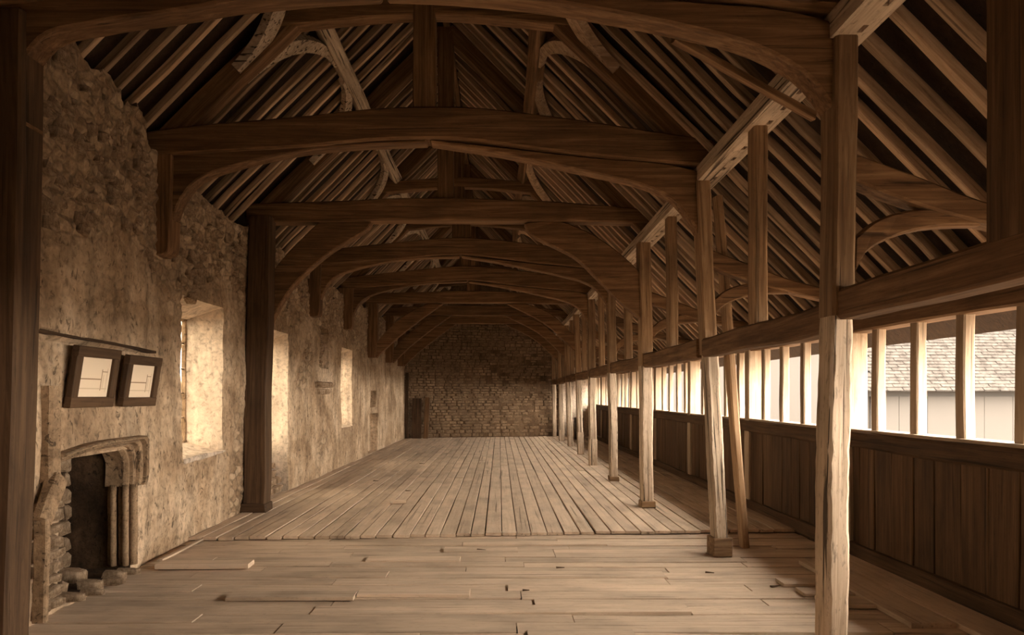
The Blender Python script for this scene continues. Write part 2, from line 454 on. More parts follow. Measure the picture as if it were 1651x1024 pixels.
for _ in range(2600):
    y = random.uniform(4.75, 12.4) if random.random() < 0.8 else random.uniform(12.4, 17)
    z = random.uniform(2.3, 4.3)
    if z > top_z(y) - 0.08 or rubble(y, z) < 0.75 or cnt >= 280: continue
    if 7.3 < y < 7.8 or 10.0 < y < 10.6: continue
    if OPEN['chase'][0] - .05 < y < OPEN['chase'][1] + .05 and z < 3.1: continue
    s = random.uniform(0.09, 0.2)
    stone(wl, (XL(y) + wall_disp(y, z) - 0.02, y, z), random.uniform(0.03, 0.06), s, s * random.uniform(0.45, 0.8), random.uniform(-.35, .35)); cnt += 1
for k in range(9):                            # broken courses in the chase and the corbel stones below it
    z = 2.26 + k * 0.085
    stone(wl, (XL(14.8) - 0.16, 14.55 + 0.12 * (k % 2), z), 0.14, 0.26, 0.07)
for k in range(5): stone(wl, (XL(14.6) - 0.01, 14.25 + k * 0.2, 1.86), 0.13, 0.19, 0.12)
for k in range(4): stone(wl, (XL(14.6) - 0.01, 14.4 + k * 0.2, 1.72), 0.07, 0.19, 0.11)
for r in range(7):                            # tumbled stones filling the foot of the floor-length opening
    for c in range(5 - (r > 4)):
        y = 11.12 + c * .25 + .1 * (r % 2); stone(wl, (XL(y) - .50 + .05 * r * (r < 4) * 0 + .22 * max(0, 4 - r) / 4, y, .07 + r * .125), .2, .25, .13, random.uniform(-.2, .2))
timber('ledge_shade', (XL(5.0) + .02, 4.95, 2.135), (XL(7.2) + .01, 7.2, 2.085), .12, .026, M_DARK, wl, segs=22, wob=.018, cham=.006)  # thin dark timber, set in as the shadow line under the plaster overhang
# ---- far wall, coursed rubble; the aisle end is limewashed
def yb(x): return 27.35 + (x + 3.64) * 0.22       # slightly out of square
wf = link('wall_far', mesh('wall_far', [(-4.6, yb(-4.6), -.2), (XO + .3, yb(XO), -.2), (XO + .3, yb(XO), ROOF_R(XO + .3) + .05), (XC, yb(XC), ROOF_L(XC) + .1), (-4.6, yb(-4.6), ROOF_L(-4.6) + .1),
     (-4.6, 29.9, -.2), (XO + .3, 29.9, -.2), (XO + .3, 29.9, ROOF_R(XO + .3)), (XC, 29.9, ROOF_L(XC) + .1), (-4.6, 29.9, ROOF_L(-4.6))],
     [(0, 1, 2, 3, 4), (9, 8, 7, 6, 5), (0, 5, 6, 1), (1, 6, 7, 2), (2, 7, 8, 3), (3, 8, 9, 4), (4, 9, 5, 0)]), M_MORT)
tag(wf, 'coursed rubble stone end wall closing the far end of the hall', None, None, 'structure')
bl = []
z = 0.02
while z < 5.3:
    hh = random.uniform(0.085, 0.15); x = -3.75 + random.uniform(-.2, 0)
    while x < XR + 0.25:
        L = random.uniform(0.16, 0.46)
        if z + hh < min(ROOF_L(x), ROOF_R(x)) - 0.1: bl.append((L * hh, x, z, L, hh))
        x += L
    z += hh
bl.sort(reverse=True)
def block():
    v = [(x, y, z) for x in (-.5, .5) for y in (0, 1) for z in (-.5, .5)]
    v = []
    for (y, s) in ((0, 1.0), (-0.7, 0.96), (-1, 0.8)):
        for (a, b) in ((-.5, -.5), (.5, -.5), (.5, .5), (-.5, .5)):
            v.append((a * s * random.uniform(.92, 1), y, b * s * random.uniform(.88, 1)))
    f = [(0, 1, 5, 4), (1, 2, 6, 5), (2, 3, 7, 6), (3, 0, 4, 7), (4, 5, 9, 8), (5, 6, 10, 9), (6, 7, 11, 10), (7, 4, 8, 11), (8, 9, 10, 11)]
    me = mesh('stone', v, f); me.materials.append(M_FARST); return me
BLK = [block() for _ in range(10)]
ang = math.atan(0.22)
V, F = [], []
for k, (_a, x, z, L, hh) in enumerate(bl):
    loc = Vector((x + L / 2, yb(x + L / 2) + 0.01, z + hh / 2)); dep = random.uniform(0.03, 0.085)
    M = Matrix.LocRotScale(loc, Matrix.Rotation(ang, 3, 'Z').to_quaternion(), Vector((L - 0.012, dep, hh - 0.012)))
    me = random.choice(BLK)
    if k < 290:
        o = bpy.data.objects.new('stone', me); COL.objects.link(o); o.parent = wf; o.matrix_basis = M
    else:
        n0 = len(V)
        V += [M @ q.co for q in me.vertices]; F += [tuple(n0 + i for i in p.vertices) for p in me.polygons]
o = link('small_stonework', mesh('small_stonework', V, F), M_FARST, wf); o['kind'] = 'stuff'
pl = box('limewash_panel', (XR + 0.28, yb(XR) - 0.06, 0.0), (XO + 0.02, yb(XO) + 0.3, 2.75), M_REV, wf)
# unseen end wall, set close behind the viewer to cut light at near left
wn = box('wall_near', (-4.6, YN - 0.4, -0.2), (XO + 0.3, YN, 7.3), M_WALL)
tag(wn, 'unseen plastered end wall set close behind the viewer to cut light', None, None, 'structure')

# ---- outer wall on the right: boards below, unglazed mullioned openings above
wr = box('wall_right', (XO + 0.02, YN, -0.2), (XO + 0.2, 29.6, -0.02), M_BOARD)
tag(wr, 'boarded outer wall with dark vertical boards below the openings', None, None, 'structure')
y = YN
while y < 29.3:
    wd = random.uniform(0.24, 0.36)
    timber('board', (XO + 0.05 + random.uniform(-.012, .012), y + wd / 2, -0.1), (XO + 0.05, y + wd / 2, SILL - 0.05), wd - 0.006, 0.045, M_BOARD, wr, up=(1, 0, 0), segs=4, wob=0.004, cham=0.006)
    y += wd
timber('top_rail', (XO + 0.045, YN, SILL - 0.10), (XO + 0.045, 29.5, SILL - 0.10), 0.13, 0.17, M_BOARD, wr, segs=90, wob=0.01, cham=0.02)
timber('bottom_rail', (XO + 0.03, YN, 0.05), (XO + 0.03, 29.5, 0.05), 0.12, 0.16, M_BOARD, wr, segs=60, wob=0.008)
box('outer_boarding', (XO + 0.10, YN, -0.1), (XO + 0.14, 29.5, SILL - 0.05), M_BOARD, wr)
timber('wall_plate', (XO + 0.11, YN, 2.47), (XO + 0.11, 29.6, 2.47), 0.24, 0.35, M_OAK, wr, segs=70, wob=0.01, cham=0.02)
for t in TR: timber('wall_post', (XO + 0.09, t + 0.12, 0.0), (XO + 0.09, t + 0.12, 2.35), 0.2, 0.18, M_MULL, wr, up=(0, 1, 0), segs=5)
bays = [YN] + TR + [28.9]
wi = 0
for a, b in zip(bays, bays[1:]):
    if a == YN: a = YN
    wi += 1
    q = thing('window_%d' % wi, (XO + 0.1, (a + b) / 2, SILL), 'unglazed opening with upright mullions in the outer wall, bay %d counted from the viewer' % wi, None, None, 'structure')
    timber('window_sill', (XO + 0.10, a + 0.2, SILL - 0.005), (XO + 0.10, b + 0.05, SILL - 0.005), 0.2, 0.03, M_MULL, q, segs=6)
    y = a + 0.2 + 0.46
    while y < b - 0.15:
        timber('mullion', (XO + 0.09, y, SILL), (XO + 0.09, y + random.uniform(-.015, .015), HEAD + 0.03), 0.09, 0.12, M_MULL, q, up=(0, 1, 0), segs=5, wob=0.007)
        y += 0.655

# ---- left windows: plain leaded lights set at the back of each opening
for k, nm in enumerate(('win1', 'win2', 'win3')):
    y0, y1, z0, z1, dep, spl, _c = OPEN[nm]
    yc = (y0 + y1) / 2 + 0.05; hw = (y1 - y0) / 2 * spl + 0.02; zb0 = max(z0 + 0.12, 0.78); zb1 = z1 - 0.15; xx = XL(yc) - dep - 0.01
    q = thing('window_%d' % (wi + 1 + k), (xx, yc, zb0), ('leaded window at the back of the tall opening nearest the pictures', 'leaded window in the floor-length opening beyond the tall wall post', 'leaded window in the far opening of the left wall')[k], None, None, 'structure')
    for s in (-1, 1): timber('jamb', (xx, yc + s * hw, zb0 - .05), (xx, yc + s * hw, zb1 + .05), 0.06, 0.08, M_LIME, q, up=(0, 1, 0), segs=2)
    timber('head', (xx, yc - hw, zb1), (xx, yc + hw, zb1), 0.08, 0.06, M_LIME, q, segs=2)
    timber('sill', (xx, yc - hw, zb0), (xx, yc + hw, zb0), 0.08, 0.05, M_LIME, q, segs=2)
    nz = 5
    for r in range(nz):
        za, zb_ = zb0 + (zb1 - zb0) * r / nz, zb0 + (zb1 - zb0) * (r + 1) / nz
        for s in (0, 1):
            ya = yc - hw + hw * s
            box('pane', (xx - .003, ya + .008, za + .008), (xx + .003, ya + hw - .008, zb_ - .008), M_GLASS, q)
        if r: timber('lead_bar', (xx, yc - hw, za), (xx, yc + hw, za), 0.02, 0.016, M_DARK, q, segs=1)
    timber('lead_bar', (xx, yc, zb0), (xx, yc, zb1), 0.016, 0.016, M_DARK, q, up=(0, 1, 0), segs=1)
    portal('window_portal', (xx - 0.06, yc, (zb0 + zb1) / 2), (0, math.radians(-90), 0), zb1 - zb0, 2 * hw)
# broken inner sill stone of the first window
o = strip('sill_stone', [(8.06, .865), (8.6, .88), (9.27, .915)], [(8.06, .925), (8.6, .945), (9.27, .935)], 0, 0.4, M_REV, None)
o.parent = wl; o.matrix_basis = Matrix(((0, 1, 0, XL(8.6) - 0.36), (1, 0, 0, 8.06), (0, 0, 1, 0.865), (0, 0, 0, 1)))

# ---- roof: dark boarding with close-set rafters
def slab4(a, b, y0, y1, th):
    (xa, za), (xb, zb) = a, b
    n = Vector((-(zb - za), xb - xa)).normalized() * th
    if n.y < 0: n = -n
    return [(xa, y0, za), (xb, y0, zb), (xb, y1, zb), (xa, y1, za), (xa + n.x, y0, za + n.y), (xb + n.x, y0, zb + n.y), (xb + n.x, y1, zb + n.y), (xa + n.x, y1, za + n.y)]
R0 = 0.10
bx = [(0, 1, 2, 3), (7, 6, 5, 4), (0, 4, 5, 1), (1, 5, 6, 2), (2, 6, 7, 3), (3, 7, 4, 0)]
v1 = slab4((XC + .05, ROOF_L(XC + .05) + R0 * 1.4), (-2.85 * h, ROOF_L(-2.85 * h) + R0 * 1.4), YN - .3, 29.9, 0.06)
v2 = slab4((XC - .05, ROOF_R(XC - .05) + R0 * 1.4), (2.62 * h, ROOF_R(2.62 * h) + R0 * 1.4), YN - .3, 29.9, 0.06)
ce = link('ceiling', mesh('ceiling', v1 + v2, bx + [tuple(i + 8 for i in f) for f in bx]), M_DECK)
tag(ce, 'open timber roof of close-set rafters under dark boarding', None, None, 'structure')
y = YN + 0.1
s2 = math.sqrt(0.5)
while y < 28.4:
    skip = any(-0.10 < y - t < 0.32 for t in TR)
    if True:
        j = random.uniform(-.03, .03)
        xa = XC - 0.02; xb = -2.42 * h
        if not any(-.04 < y - t < .26 for t in TR): timber('rafter', (xa - .03, y + j, ROOF_L(xa) + .03), (xb, y + j + random.uniform(-.04, .04), ROOF_L(xb) + .03), 0.058, 0.078, M_RAFT, ce, segs=8, wob=0.014, cham=0.008, bow=random.uniform(-.03, .01))
        j = random.uniform(-.03, .03); xb = 2.40 * h
        timber('rafter', (XC + .05, y + j, ROOF_R(XC) + .03), (xb, y + j + random.uniform(-.04, .04), ROOF_R(xb) + .03), 0.068, 0.08, M_RAFT, ce, segs=10, wob=0.014, cham=0.008, bow=random.uniform(-.03, .01))
    y += 0.304
timber('ridge_piece', (XC, YN, ROOF_L(XC) - .03), (XC, 29.0, ROOF_L(XC) - .03), 0.1, 0.16, M_OAK, ce, segs=30)

# ================================================================== TIMBER FRAME
def P(x, z): return (x * h, h + z * h)
ORD = ['nearest', 'second', 'third', 'fourth', 'fifth', 'sixth', 'seventh', 'eighth']
TL = ['massive cambered roof truss nearest the viewer, cut by the top of the picture',
      'cambered arch-braced roof truss above the fireplace end, with tall king post',
      'straight roof truss carried on the full-height post beside the left wall',
      'arch-braced roof truss, fourth from the viewer, low under the straight one',
      'arch-braced roof truss, fifth from the viewer',
      'straight-braced roof truss, sixth from the viewer',
      'straight-braced roof truss, seventh from the viewer',
      'small dark roof truss nearest the far stone wall']
KIND = ['arch', 'arch', 'flat', 'arch', 'arch', 'flat', 'flat', 'flat']
for k, y in enumerate(TR):
    th = 0.27
    t = thing('roof_truss', (XC, y + th / 2, 2.4 * h), TL[k], 'truss', 'roof trusses along the hall')
    XE = 1.27
    if KIND[k] == 'arch':
        if k == 0:
            bot = [(-2.25, 1.44), (-1.3, 1.55), (-0.45, 1.60), (0.35, 1.55), (1.42, 1.44)]; topp = [(-2.25, 1.64), (-1.3, 1.76), (-0.45, 1.83), (0.4, 1.76), (1.42, 1.62)]
        else:
            bot = [(-2.25, 1.50), (-1.3, 1.57), (-0.45, 1.625), (0.35, 1.54), (1.42, 1.435)]; topp = [(-2.25, 1.66), (-1.3, 1.76), (-0.45, 1.825), (0.4, 1.75), (1.42, 1.60)]
    else:
        bot = [(-2.25, 1.535), (-1.3, 1.545), (-0.45, 1.55), (0.4, 1.545), (1.42, 1.525)]; topp = [(-2.25, 1.70), (-1.3, 1.73), (-0.45, 1.75), (0.4, 1.72), (1.42, 1.64)]
    strip('tie_beam', [P(*p) for p in bot], [P(*p) for p in topp], y, y + th, M_OAK, t, n=18, wob=0.012, bev=0.018)
    b0, b1 = y + 0.05, y + th - 0.03
    xl = XL(y) / h
    if KIND[k] == 'arch':
        if k == 0: lo = [(-1.80, 1.02), (-1.82, 1.24), (-1.72, 1.375), (-1.5, 1.425), (-1.17, 1.475), (-0.9, 1.515), (-0.46, 1.545)]
        else: lo = [(-2.09, 0.99), (-2.06, 1.17), (-1.93, 1.36), (-1.65, 1.47), (-1.24, 1.555), (-0.9, 1.59), (-0.46, 1.605)]
        up = [(xl + .0, 1.05), (xl + .01, 1.30), (xl + .02, 1.50), (-1.8, 1.54), (-1.3, 1.58), (-0.9, 1.605), (-0.46, 1.63)]
        strip('arch_brace', [P(*p) for p in lo], [P(*p) for p in up], b0, b1, M_OAK, t, n=26)
        if k == 0: lo = [(1.285, 1.02), (1.255, 1.12), (1.13, 1.25), (0.92, 1.35), (0.65, 1.415), (0.25, 1.49), (-0.1, 1.53), (-0.44, 1.545)]
        else: lo = [(1.275, 0.99), (1.24, 1.08), (1.12, 1.235), (0.93, 1.33), (0.65, 1.40), (0.30, 1.475), (-0.05, 1.545), (-0.44, 1.605)]
        up = [(1.30, 1.05), (1.30, 1.25), (1.30, 1.40), (1.05, 1.47), (0.7, 1.50), (0.3, 1.54), (-0.05, 1.58), (-0.44, 1.625)]
        strip('arch_brace', [P(*p) for p in lo], [P(*p) for p in up], b0, b1, M_OAK, t, n=26)
        if k == 0:
            strip('wall_post', [(XL(y) - .1, 0.0 + ZLOW), (XL(y) - .1, 2.0), (XL(y) - .1, h + 1.46 * h)], [(-1.86 * h, ZLOW), (-1.82 * h, 2.0), (-1.795 * h, h + 1.46 * h)], y, y + 0.24, M_DARK, t, vert=True)  # dark wood stands in for the shade on this near-left post
        else:
            zb = h + (0.885, 0.885, 0, 0.91, 0.93)[k] * h
            strip('wall_post', [(XL(y) - .12, zb), (XL(y) - .12, zb + .1), (XL(y) - .12, zb + .5), (XL(y) - .12, h + 1.52 * h)], [(-2.14 * h, zb), (-2.085 * h, zb + .07), (-2.075 * h, zb + .5), (-2.065 * h, h + 1.52 * h)], y - .01, y + 0.25, M_OAK, t, vert=True)
    else:
        zf = (0.58, 0.58, 0.58, 0.58, 0.58, 0.62, 0.62, 0.62)[k]
        lo = [(-2.07, zf), (-1.95, zf + .23), (-1.79, zf + .45), (-1.5, zf + .70), (-1.2, zf + .88), (-1.1, 1.545)]
        up = [(-2.12, zf + .37), (-1.98, zf + .57), (-1.83, zf + .74), (-1.65, 1.50), (-1.55, 1.555), (-1.3, 1.56)]
        lo[-1] = (-1.14, 1.545)
        if k > 2: lo, up = [(-2.07, .62), (-1.75, .93), (-1.35, 1.25), (-.95, 1.535)], [(-2.11, .82), (-1.88, 1.10), (-1.53, 1.38), (-1.2, 1.55)]
        strip('brace', [P(*p) for p in lo], [P(*p) for p in up], b0, b1, M_OAK, t, n=18)
        lo = [(1.29, 0.66), (1.12, 0.80), (0.87, 1.04), (0.67, 1.23), (0.31, 1.41), (0.22, 1.53)]
        up = [(1.31, 1.00), (1.22, 1.13), (1.05, 1.28), (0.85, 1.42), (0.60, 1.53), (0.45, 1.555)]
        if k > 2: lo, up = [(1.29, .72), (1.13, .88), (.74, 1.22), (.13, 1.535)], [(1.30, 1.0), (1.18, 1.08), (.85, 1.38), (.42, 1.55)]
        strip('brace', [P(*p) for p in lo], [P(*p) for p in up], b0, b1, M_OAK, t, n=18)
        if k == 2:
            timber('wall_post', (-2.10 * h, y - 0.25, 0.0), (-2.085 * h, y - 0.05, h + 1.56 * h), 0.31, 0.28, M_DARK, t, up=(0, 1, 0), segs=10, wob=0.012)  # dark wood paints in this post's silhouette against the light
            box('shoe', (-2.22 * h, y - 0.43, 0.0), (-1.985 * h, y - 0.1, 0.12), M_DARK, t, jit=0.008, cham=0.01)
        else:
            zb = h + 0.63 * h
            strip('wall_post', [(XL(y) - .12, zb), (XL(y) - .12, zb + .5), (XL(y) - .12, h + 1.54 * h)], [(-2.08 * h, zb), (-2.05 * h, zb + .5), (-2.05 * h, h + 1.54 * h)], y, y + 0.24, M_OAK, t, vert=True)
    # upper part: king post, cambered collar, principals
    ztop = h + topp[2][1] * h - 0.03; zc = h + 2.42 * h
    timber('king_post', (XC - .02, y + .13, ztop), (XC - .02, y + .13, ROOF_L(XC) - .1), 0.235, 0.2, M_OAK, t, up=(0, 1, 0), segs=8)
    strip('collar', [P(-1.42, 2.335), P(-.46, 2.415), P(.50, 2.335)], [P(-1.30, 2.47), P(-.46, 2.53), P(.37, 2.47)], y + .03, y + .21, M_OAK, t, n=10)
    for s in (-1, 1):
        e = (-2.2 * h, ROOF_L(-2.2 * h) - .10) if s < 0 else (1.33 * h, ROOF_R(1.33 * h) - .10)
        timber('principal_rafter', (e[0], y + .13, e[1]), (XC + s * .05, y + .13, ROOF_L(XC) - .17), 0.19, 0.22, M_OAK, t, segs=10, wob=0.012)
    # tie and curved brace across the aisle
    strip('aisle_tie', [P(1.33, .825), P(1.53, .745), P(1.80, .665), P(2.26, .56)], [P(1.33, .93), P(1.62, .82), P(1.90, .72), P(2.26, .635)], y + .05, y + .21, M_OAK, t, n=10)
    strip('aisle_brace', [P(1.355, .45), P(1.40, .54), P(1.48, .592), P(1.63, .638), P(1.85, .65)], [P(1.36, .60), P(1.44, .665), P(1.53, .70), P(1.68, .715), P(1.85, .69)], y + .08, y + .18, M_OAK, t, n=12)

# ---- arcade posts: (top x, foot x, width, depth, foot block)
PO = [(1.315, 1.275, .137, .205, 0), (1.293, 1.410, .135, .20, 1), (1.295, 1.325, .165, .23, 2), (1.30, 1.335, .145, .23, 2), (1.305, 1.335, .165, .21, 3), (1.30, 1.375, .15, .21, 3), (1.30, 1.385, .17, .21, 0), (1.31, 1.36, .17, .21, 4)]
PL = ['thick weathered oak post nearest the viewer, cut by the bottom of the picture',
      'leaning oak post standing on a square wooden block on the near floor',
      'split oak post standing just past the edge of the raised floor',
      'fourth oak arcade post, with a thin foot plate on the raised floor',
      'oak post with a spliced foot and a paler lower half, fifth from the viewer',
      'slim oak arcade post, sixth from the viewer', 'oak arcade post, seventh from the viewer', 'oak arcade post, eighth and last but one before the far wall']
ZP = h + 1.355 * h
def post(k, y, xt, xf, w, d, blk, label):
    zf = ZLOW if y < 8 else 0.0
    t = thing('arcade_post', (xf * h, y + d / 2, zf), label, 'post', 'arcade posts along the aisle')
    z0 = zf
    if blk == 1:
        box('foot_block', (xf * h - .095, y - .03, zf), (xf * h + .095, y + .22, zf + .20), M_OAKL, t, jit=.006, cham=.008); z0 = zf + .195
    elif blk == 2:
        box('foot_plate', (xf * h - w / 2 - .02, y - .03, zf), (xf * h + w / 2 + .015, y + d, zf + .09), M_OAKL, t, jit=.006, cham=.006); z0 = zf + .085
    zm = 1.26 * h if k else 1.30 * h
    xm = xf + (xt - xf) * (zm / ZP)
    if blk in (3, 4):
        zs_ = 0.62 if blk == 3 else 0.4
        xs_ = xf + (xt - xf) * (zs_ / ZP)
        timber('spliced_foot', (xf * h, y + d / 2, zf), (xs_ * h, y + d / 2, zs_), w * 1.12, d * 1.05, M_POST, t, up=(0, 1, 0), segs=4); z0 = zs_ - .005; xf = xs_
    timber('lower_shaft', (xf * h, y + d / 2, z0), (xm * h, y + d / 2, zm), w, d, M_POST, t, up=(0, 1, 0), segs=26, wob=0.009, cham=0.022)  # paler weathered wood below the rail also carries the window light in its colour
    timber('upper_shaft', (xm * h, y + d / 2, zm), (xt * h, y + d / 2, ZP + .01), w * 1.04, d * 1.06, M_OAKL, t, up=(0, 1, 0), segs=10, wob=0.010, cham=0.018)
for k, (y, p) in enumerate(zip(TR, PO)): post(k, y + .02, *p, PL[k])
post(8, 28.3, 1.30, 1.33, .15, .15, 0, 'dark oak post at the junction with the far stone wall')
pb = timber('prop_board', (1.655 * h, 7.95, ZLOW), (1.43 * h, 7.72, 2.3 * h), 0.075, 0.16, M_OAKL, None, up=(0, 1, 0), segs=8, wob=0.006)
tag(pb, 'narrow straight board propped behind the leaning oak post', 'board')

o = timber('tie_batten', (1.43 * h, 5.36, h + 1.268 * h), (0.70 * h, 4.74, h + 1.44 * h), .05, .07, M_OAK, None, segs=5, wob=.008)
tag(o, 'thin slanting batten crossing under the plate by the nearest truss', 'batten')
# ---- rails, studs
rows = [1.35] + TR + [28.3]
WHO = ['the viewer and the nearest post', 'the nearest and second posts', 'the second and third posts', 'the third and fourth posts', 'the fourth and fifth posts', 'the fifth and sixth posts', 'the sixth and seventh posts', 'the seventh and eighth posts', 'the eighth post and the far wall']
for k, (a, b) in enumerate(zip(rows, rows[1:])):
    z0, z1 = (1.285, 1.402) if k == 0 else (1.242, 1.365)
    ya = YN if k == 0 else a + .02 + PO[k - 1][3]
    r = timber('arcade_rail', ((1.325 if k else 1.33) * h, ya, (z0 + z1) / 2 * h), (1.325 * h, b + .02, (z0 + z1) / 2 * h), 0.17 if k == 0 else 0.15, (z1 - z0) * h, M_OAK, None, segs=12, wob=0.012, cham=0.02)
    tag(r, 'horizontal oak rail between ' + WHO[k], 'beam', 'rails between the arcade posts')
    ym = (a + b) / 2
    s = timber('arcade_stud', (1.325 * h, ym + .1, z1 * h - .01), (1.315 * h, ym + .08, ZP + .01), 0.115 if k else 0.15, 0.17 if k else 0.24, M_OAKL if k else M_OAK, None, up=(0, 1, 0), segs=8, wob=0.008, cham=0.015)
    tag(s, 'short upright stud on the rail midway between ' + WHO[k], 'stud', 'studs between rail and arcade plate')

# ---- arcade plate with a row of stave holes along its underside
def plate():
    x0, x1 = 1.255 * h, 1.395 * h; z0, z1 = ZP, ZP + 0.16
    V, F = [], []
    def q(a, b, c, d):
        n = len(V); V.extend([a, b, c, d]); F.append((n, n + 1, n + 2, n + 3))
    hx0, hx1 = x0 + .13, x0 + .165
    y = YN; step = 0.30
    while y < 28.3:
        ya, yb_ = y, y + step; h0, h1 = y + .11, y + .20
        for (a, b, c, d) in ((x0, hx0, ya, yb_), (hx1, x1, ya, yb_), (hx0, hx1, ya, h0), (hx0, hx1, h1, yb_)):
            q((a, c, z0), (a, d, z0), (b, d, z0), (b, c, z0))
        dz = z0 + .07
        q((hx0, h0, dz), (hx0, h1, dz), (hx1, h1, dz), (hx1, h0, dz))
        for (a, b) in (((hx0, h0), (hx0, h1)), ((hx0, h1), (hx1, h1)), ((hx1, h1), (hx1, h0)), ((hx1, h0), (hx0, h0))):
            q((*a, z0), (*b, z0), (*b, dz), (*a, dz))
        for (xx, zz) in ((x0, 0), (x1, 0)): q((xx, ya, z0), (xx, yb_, z0), (xx, yb_, z1), (xx, ya, z1))
        q((x0, ya, z1), (x1, ya, z1), (x1, yb_, z1), (x0, yb_, z1))
        y += step
    M = Matrix.Rotation(math.pi / 2, 4, 'Z'); Mi = M.inverted()
    return link('arcade_plate', mesh('arcade_plate', [Mi @ Vector(v) for v in V], F), M_POST, None, M)
tag(plate(), 'long oak plate on top of the posts, pierced underneath with small square holes', 'beam')

# ---- purlins and curved wind braces
for s in (-1, 1):
    X = (-1.20 if s < 0 else 0.275) * h
    zc = (ROOF_L(X) if s < 0 else ROOF_R(X)) - .13
    up = (-s2 * -1 if False else (s * s2), 0, s2)
    p = timber('purlin', (X, YN + .06, zc), (X, 27.6 if s < 0 else 28.1, zc), 0.17, 0.19, M_POST if s < 0 else M_OAK, None, up=up, segs=80, wob=0.010, cham=0.02)  # left purlin in paler wood, its lit underside put into the colour
    tag(p, 'long side purlin under the left roof slope' if s < 0 else 'long side purlin under the right roof slope', 'beam')
    d = Vector((s * s2, 0, -s2)); nrm = Vector((s * s2, 0, s2))     # down the slope, out of the slope
    for k, y in enumerate([1.4] + TR):
        for e in (-1, 1):
            n = 12; V, F = [], []
            for i in range(n + 1):
                a = i / n * math.pi / 2
                # inner (concave) edge and outer edge: (down slope, along hall)
                inn = (1.08 - 0.96 * math.sin(a) ** 1.0, 0.16 + 1.10 * (1 - math.cos(a)))
                out = (1.08 - 1.06 * math.sin(a) ** .75, 0.02 + 1.34 * (1 - math.cos(a)) ** 1.1)
                for (dn, al) in (inn, out):
                    for off in (-.045, .045):
                        V.append(Vector((X, y + .13 + e * al, zc)) + d * (dn) + nrm * off)
            for i in range(n):
                for (a, b) in ((0, 1), (1, 3), (3, 2), (2, 0)):
                    F.append((i * 4 + a, i * 4 + b, (i + 1) * 4 + b, (i + 1) * 4 + a))
            F += [(0, 1, 3, 2), (n * 4, n * 4 + 1, n * 4 + 3, n * 4 + 2)]
            link('wind_brace', mesh('wind_brace', V, F), M_POST if s < 0 else M_RAFT, p)  # left braces paler too, the lit slope put into the colour

# ================================================================== THINGS
# ---- fireplace
fy = 6.2; fx = XL(fy)
fp = thing('fireplace', (fx, fy, 0), 'broken stone fireplace with moulded lintel set in the left wall', 'fireplace')
def lintel_path(o):
    r = max(0.04, 0.18 - 0.5 * o); pts = []
    for (py, pz, sc) in ((5.50, 1.10, .36), (5.7, 1.125, .36), (5.95, 1.15, .36), (6.2, 1.155, .38), (6.45, 1.15, .40)): pts.append((py, pz + o * sc))
    ye, zt = 6.73 + o, 1.145 + o * .42
    for k in range(9):
        a = k / 8 * math.pi / 2; pts.append((ye - r + r * math.sin(a), zt - r + r * math.cos(a)))
    return pts + [(ye, .90), (6.73 + o * .9, .83), (6.73 + o * .7, .785)]
prof = [(0, -.22), (0, -.05), (.018, -.01), (.04, -.01), (.05, -.04), (.062, .015), (.085, .03), (.108, .015), (.115, -.02), (.13, .05), (.155, .065), (.18, .05), (.187, .01), (.20, .085), (.235, .095), (.262, .075), (.27, -.10)]
V, F = [], []
cols = [lintel_path(o_) for o_, p_ in prof]; path = cols[0]
for i in range(len(path)):
    for (o_, p_), c_ in zip(prof, cols):
        py, pz = c_[i]; V.append((XL(py) + p_ + 0.01 + 0.008 * noise.noise((py * 9, pz * 9, o_ * 30)), py, pz))
m_ = len(prof)
for i in range(len(path) - 1):
    for k in range(m_ - 1): F.append((i * m_ + k, i * m_ + k + 1, (i + 1) * m_ + k + 1, (i + 1) * m_ + k))
F += [tuple(range(m_)), tuple(range((len(path) - 1) * m_, len(path) * m_))]
link('moulded_lintel', mesh('moulded_lintel', V, F), M_LIME, fp)
jb = thing('moulded_jamb', (0, 0, 0), 'ribbed stone jamb below the lintel', None); jb.parent = fp; jb.matrix_basis = Matrix.Identity(4); del jb['label']
for k, (yy, xx, r) in enumerate(((6.77, -.20, .035), (6.72, -.16, .03), (6.78, -.10, .04), (6.73, -.05, .03), (6.80, -.01, .038))):
    V, F = [], []
    for i in range(9):
        z = .04 + .76 * i / 8
        for q in range(10):
            a = 2 * math.pi * q / 10; rr = r * (1 + .12 * noise.noise((z * 4, k, q)))
            V.append((rr * math.cos(a), rr * math.sin(a), z))
    for i in range(8):
        for q in range(10): F.append((i * 10 + q, i * 10 + (q + 1) % 10, (i + 1) * 10 + (q + 1) % 10, (i + 1) * 10 + q))
    F += [tuple(range(10))[::-1], tuple(range(80, 90))]
    link('roll_moulding', mesh('roll_moulding', V, F), M_LIME, jb, Matrix.Translation((fx + xx, yy, 0)), smooth=True)
timber('chamfered_pilaster', (XL(5.42) + .02, 5.42, 0.98), (XL(5.42) + .02, 5.42, 1.72), 0.14, 0.10, M_LIME, fp, up=(1, 0, 0), segs=6, wob=.012, cham=.03)
timber('broken_shoulder', (XL(5.3) + .08, 5.20, 0.72), (XL(5.42) + .02, 5.43, 1.02), 0.15, 0.10, M_LIME, fp, up=(1, 0, 0), segs=5, wob=.03, cham=.03)
timber('jamb_edge', (XL(5.2) + .10, 5.17, 0.0), (XL(5.2) + .08, 5.20, 0.74), 0.055, 0.10, M_LIME, fp, up=(1, 0, 0), segs=6, wob=.014, cham=.015)
for r in range(9):
    for c in range(2):
        stone(fp, (XL(5.4) - .05 - .02 * random.random(), 5.31 + c * .17 + random.uniform(-.02, .02), .05 + r * .095), .10, random.uniform(.13, .22), random.uniform(.06, .10), random.uniform(-.25, .25), me=random.choice(ROUGH))
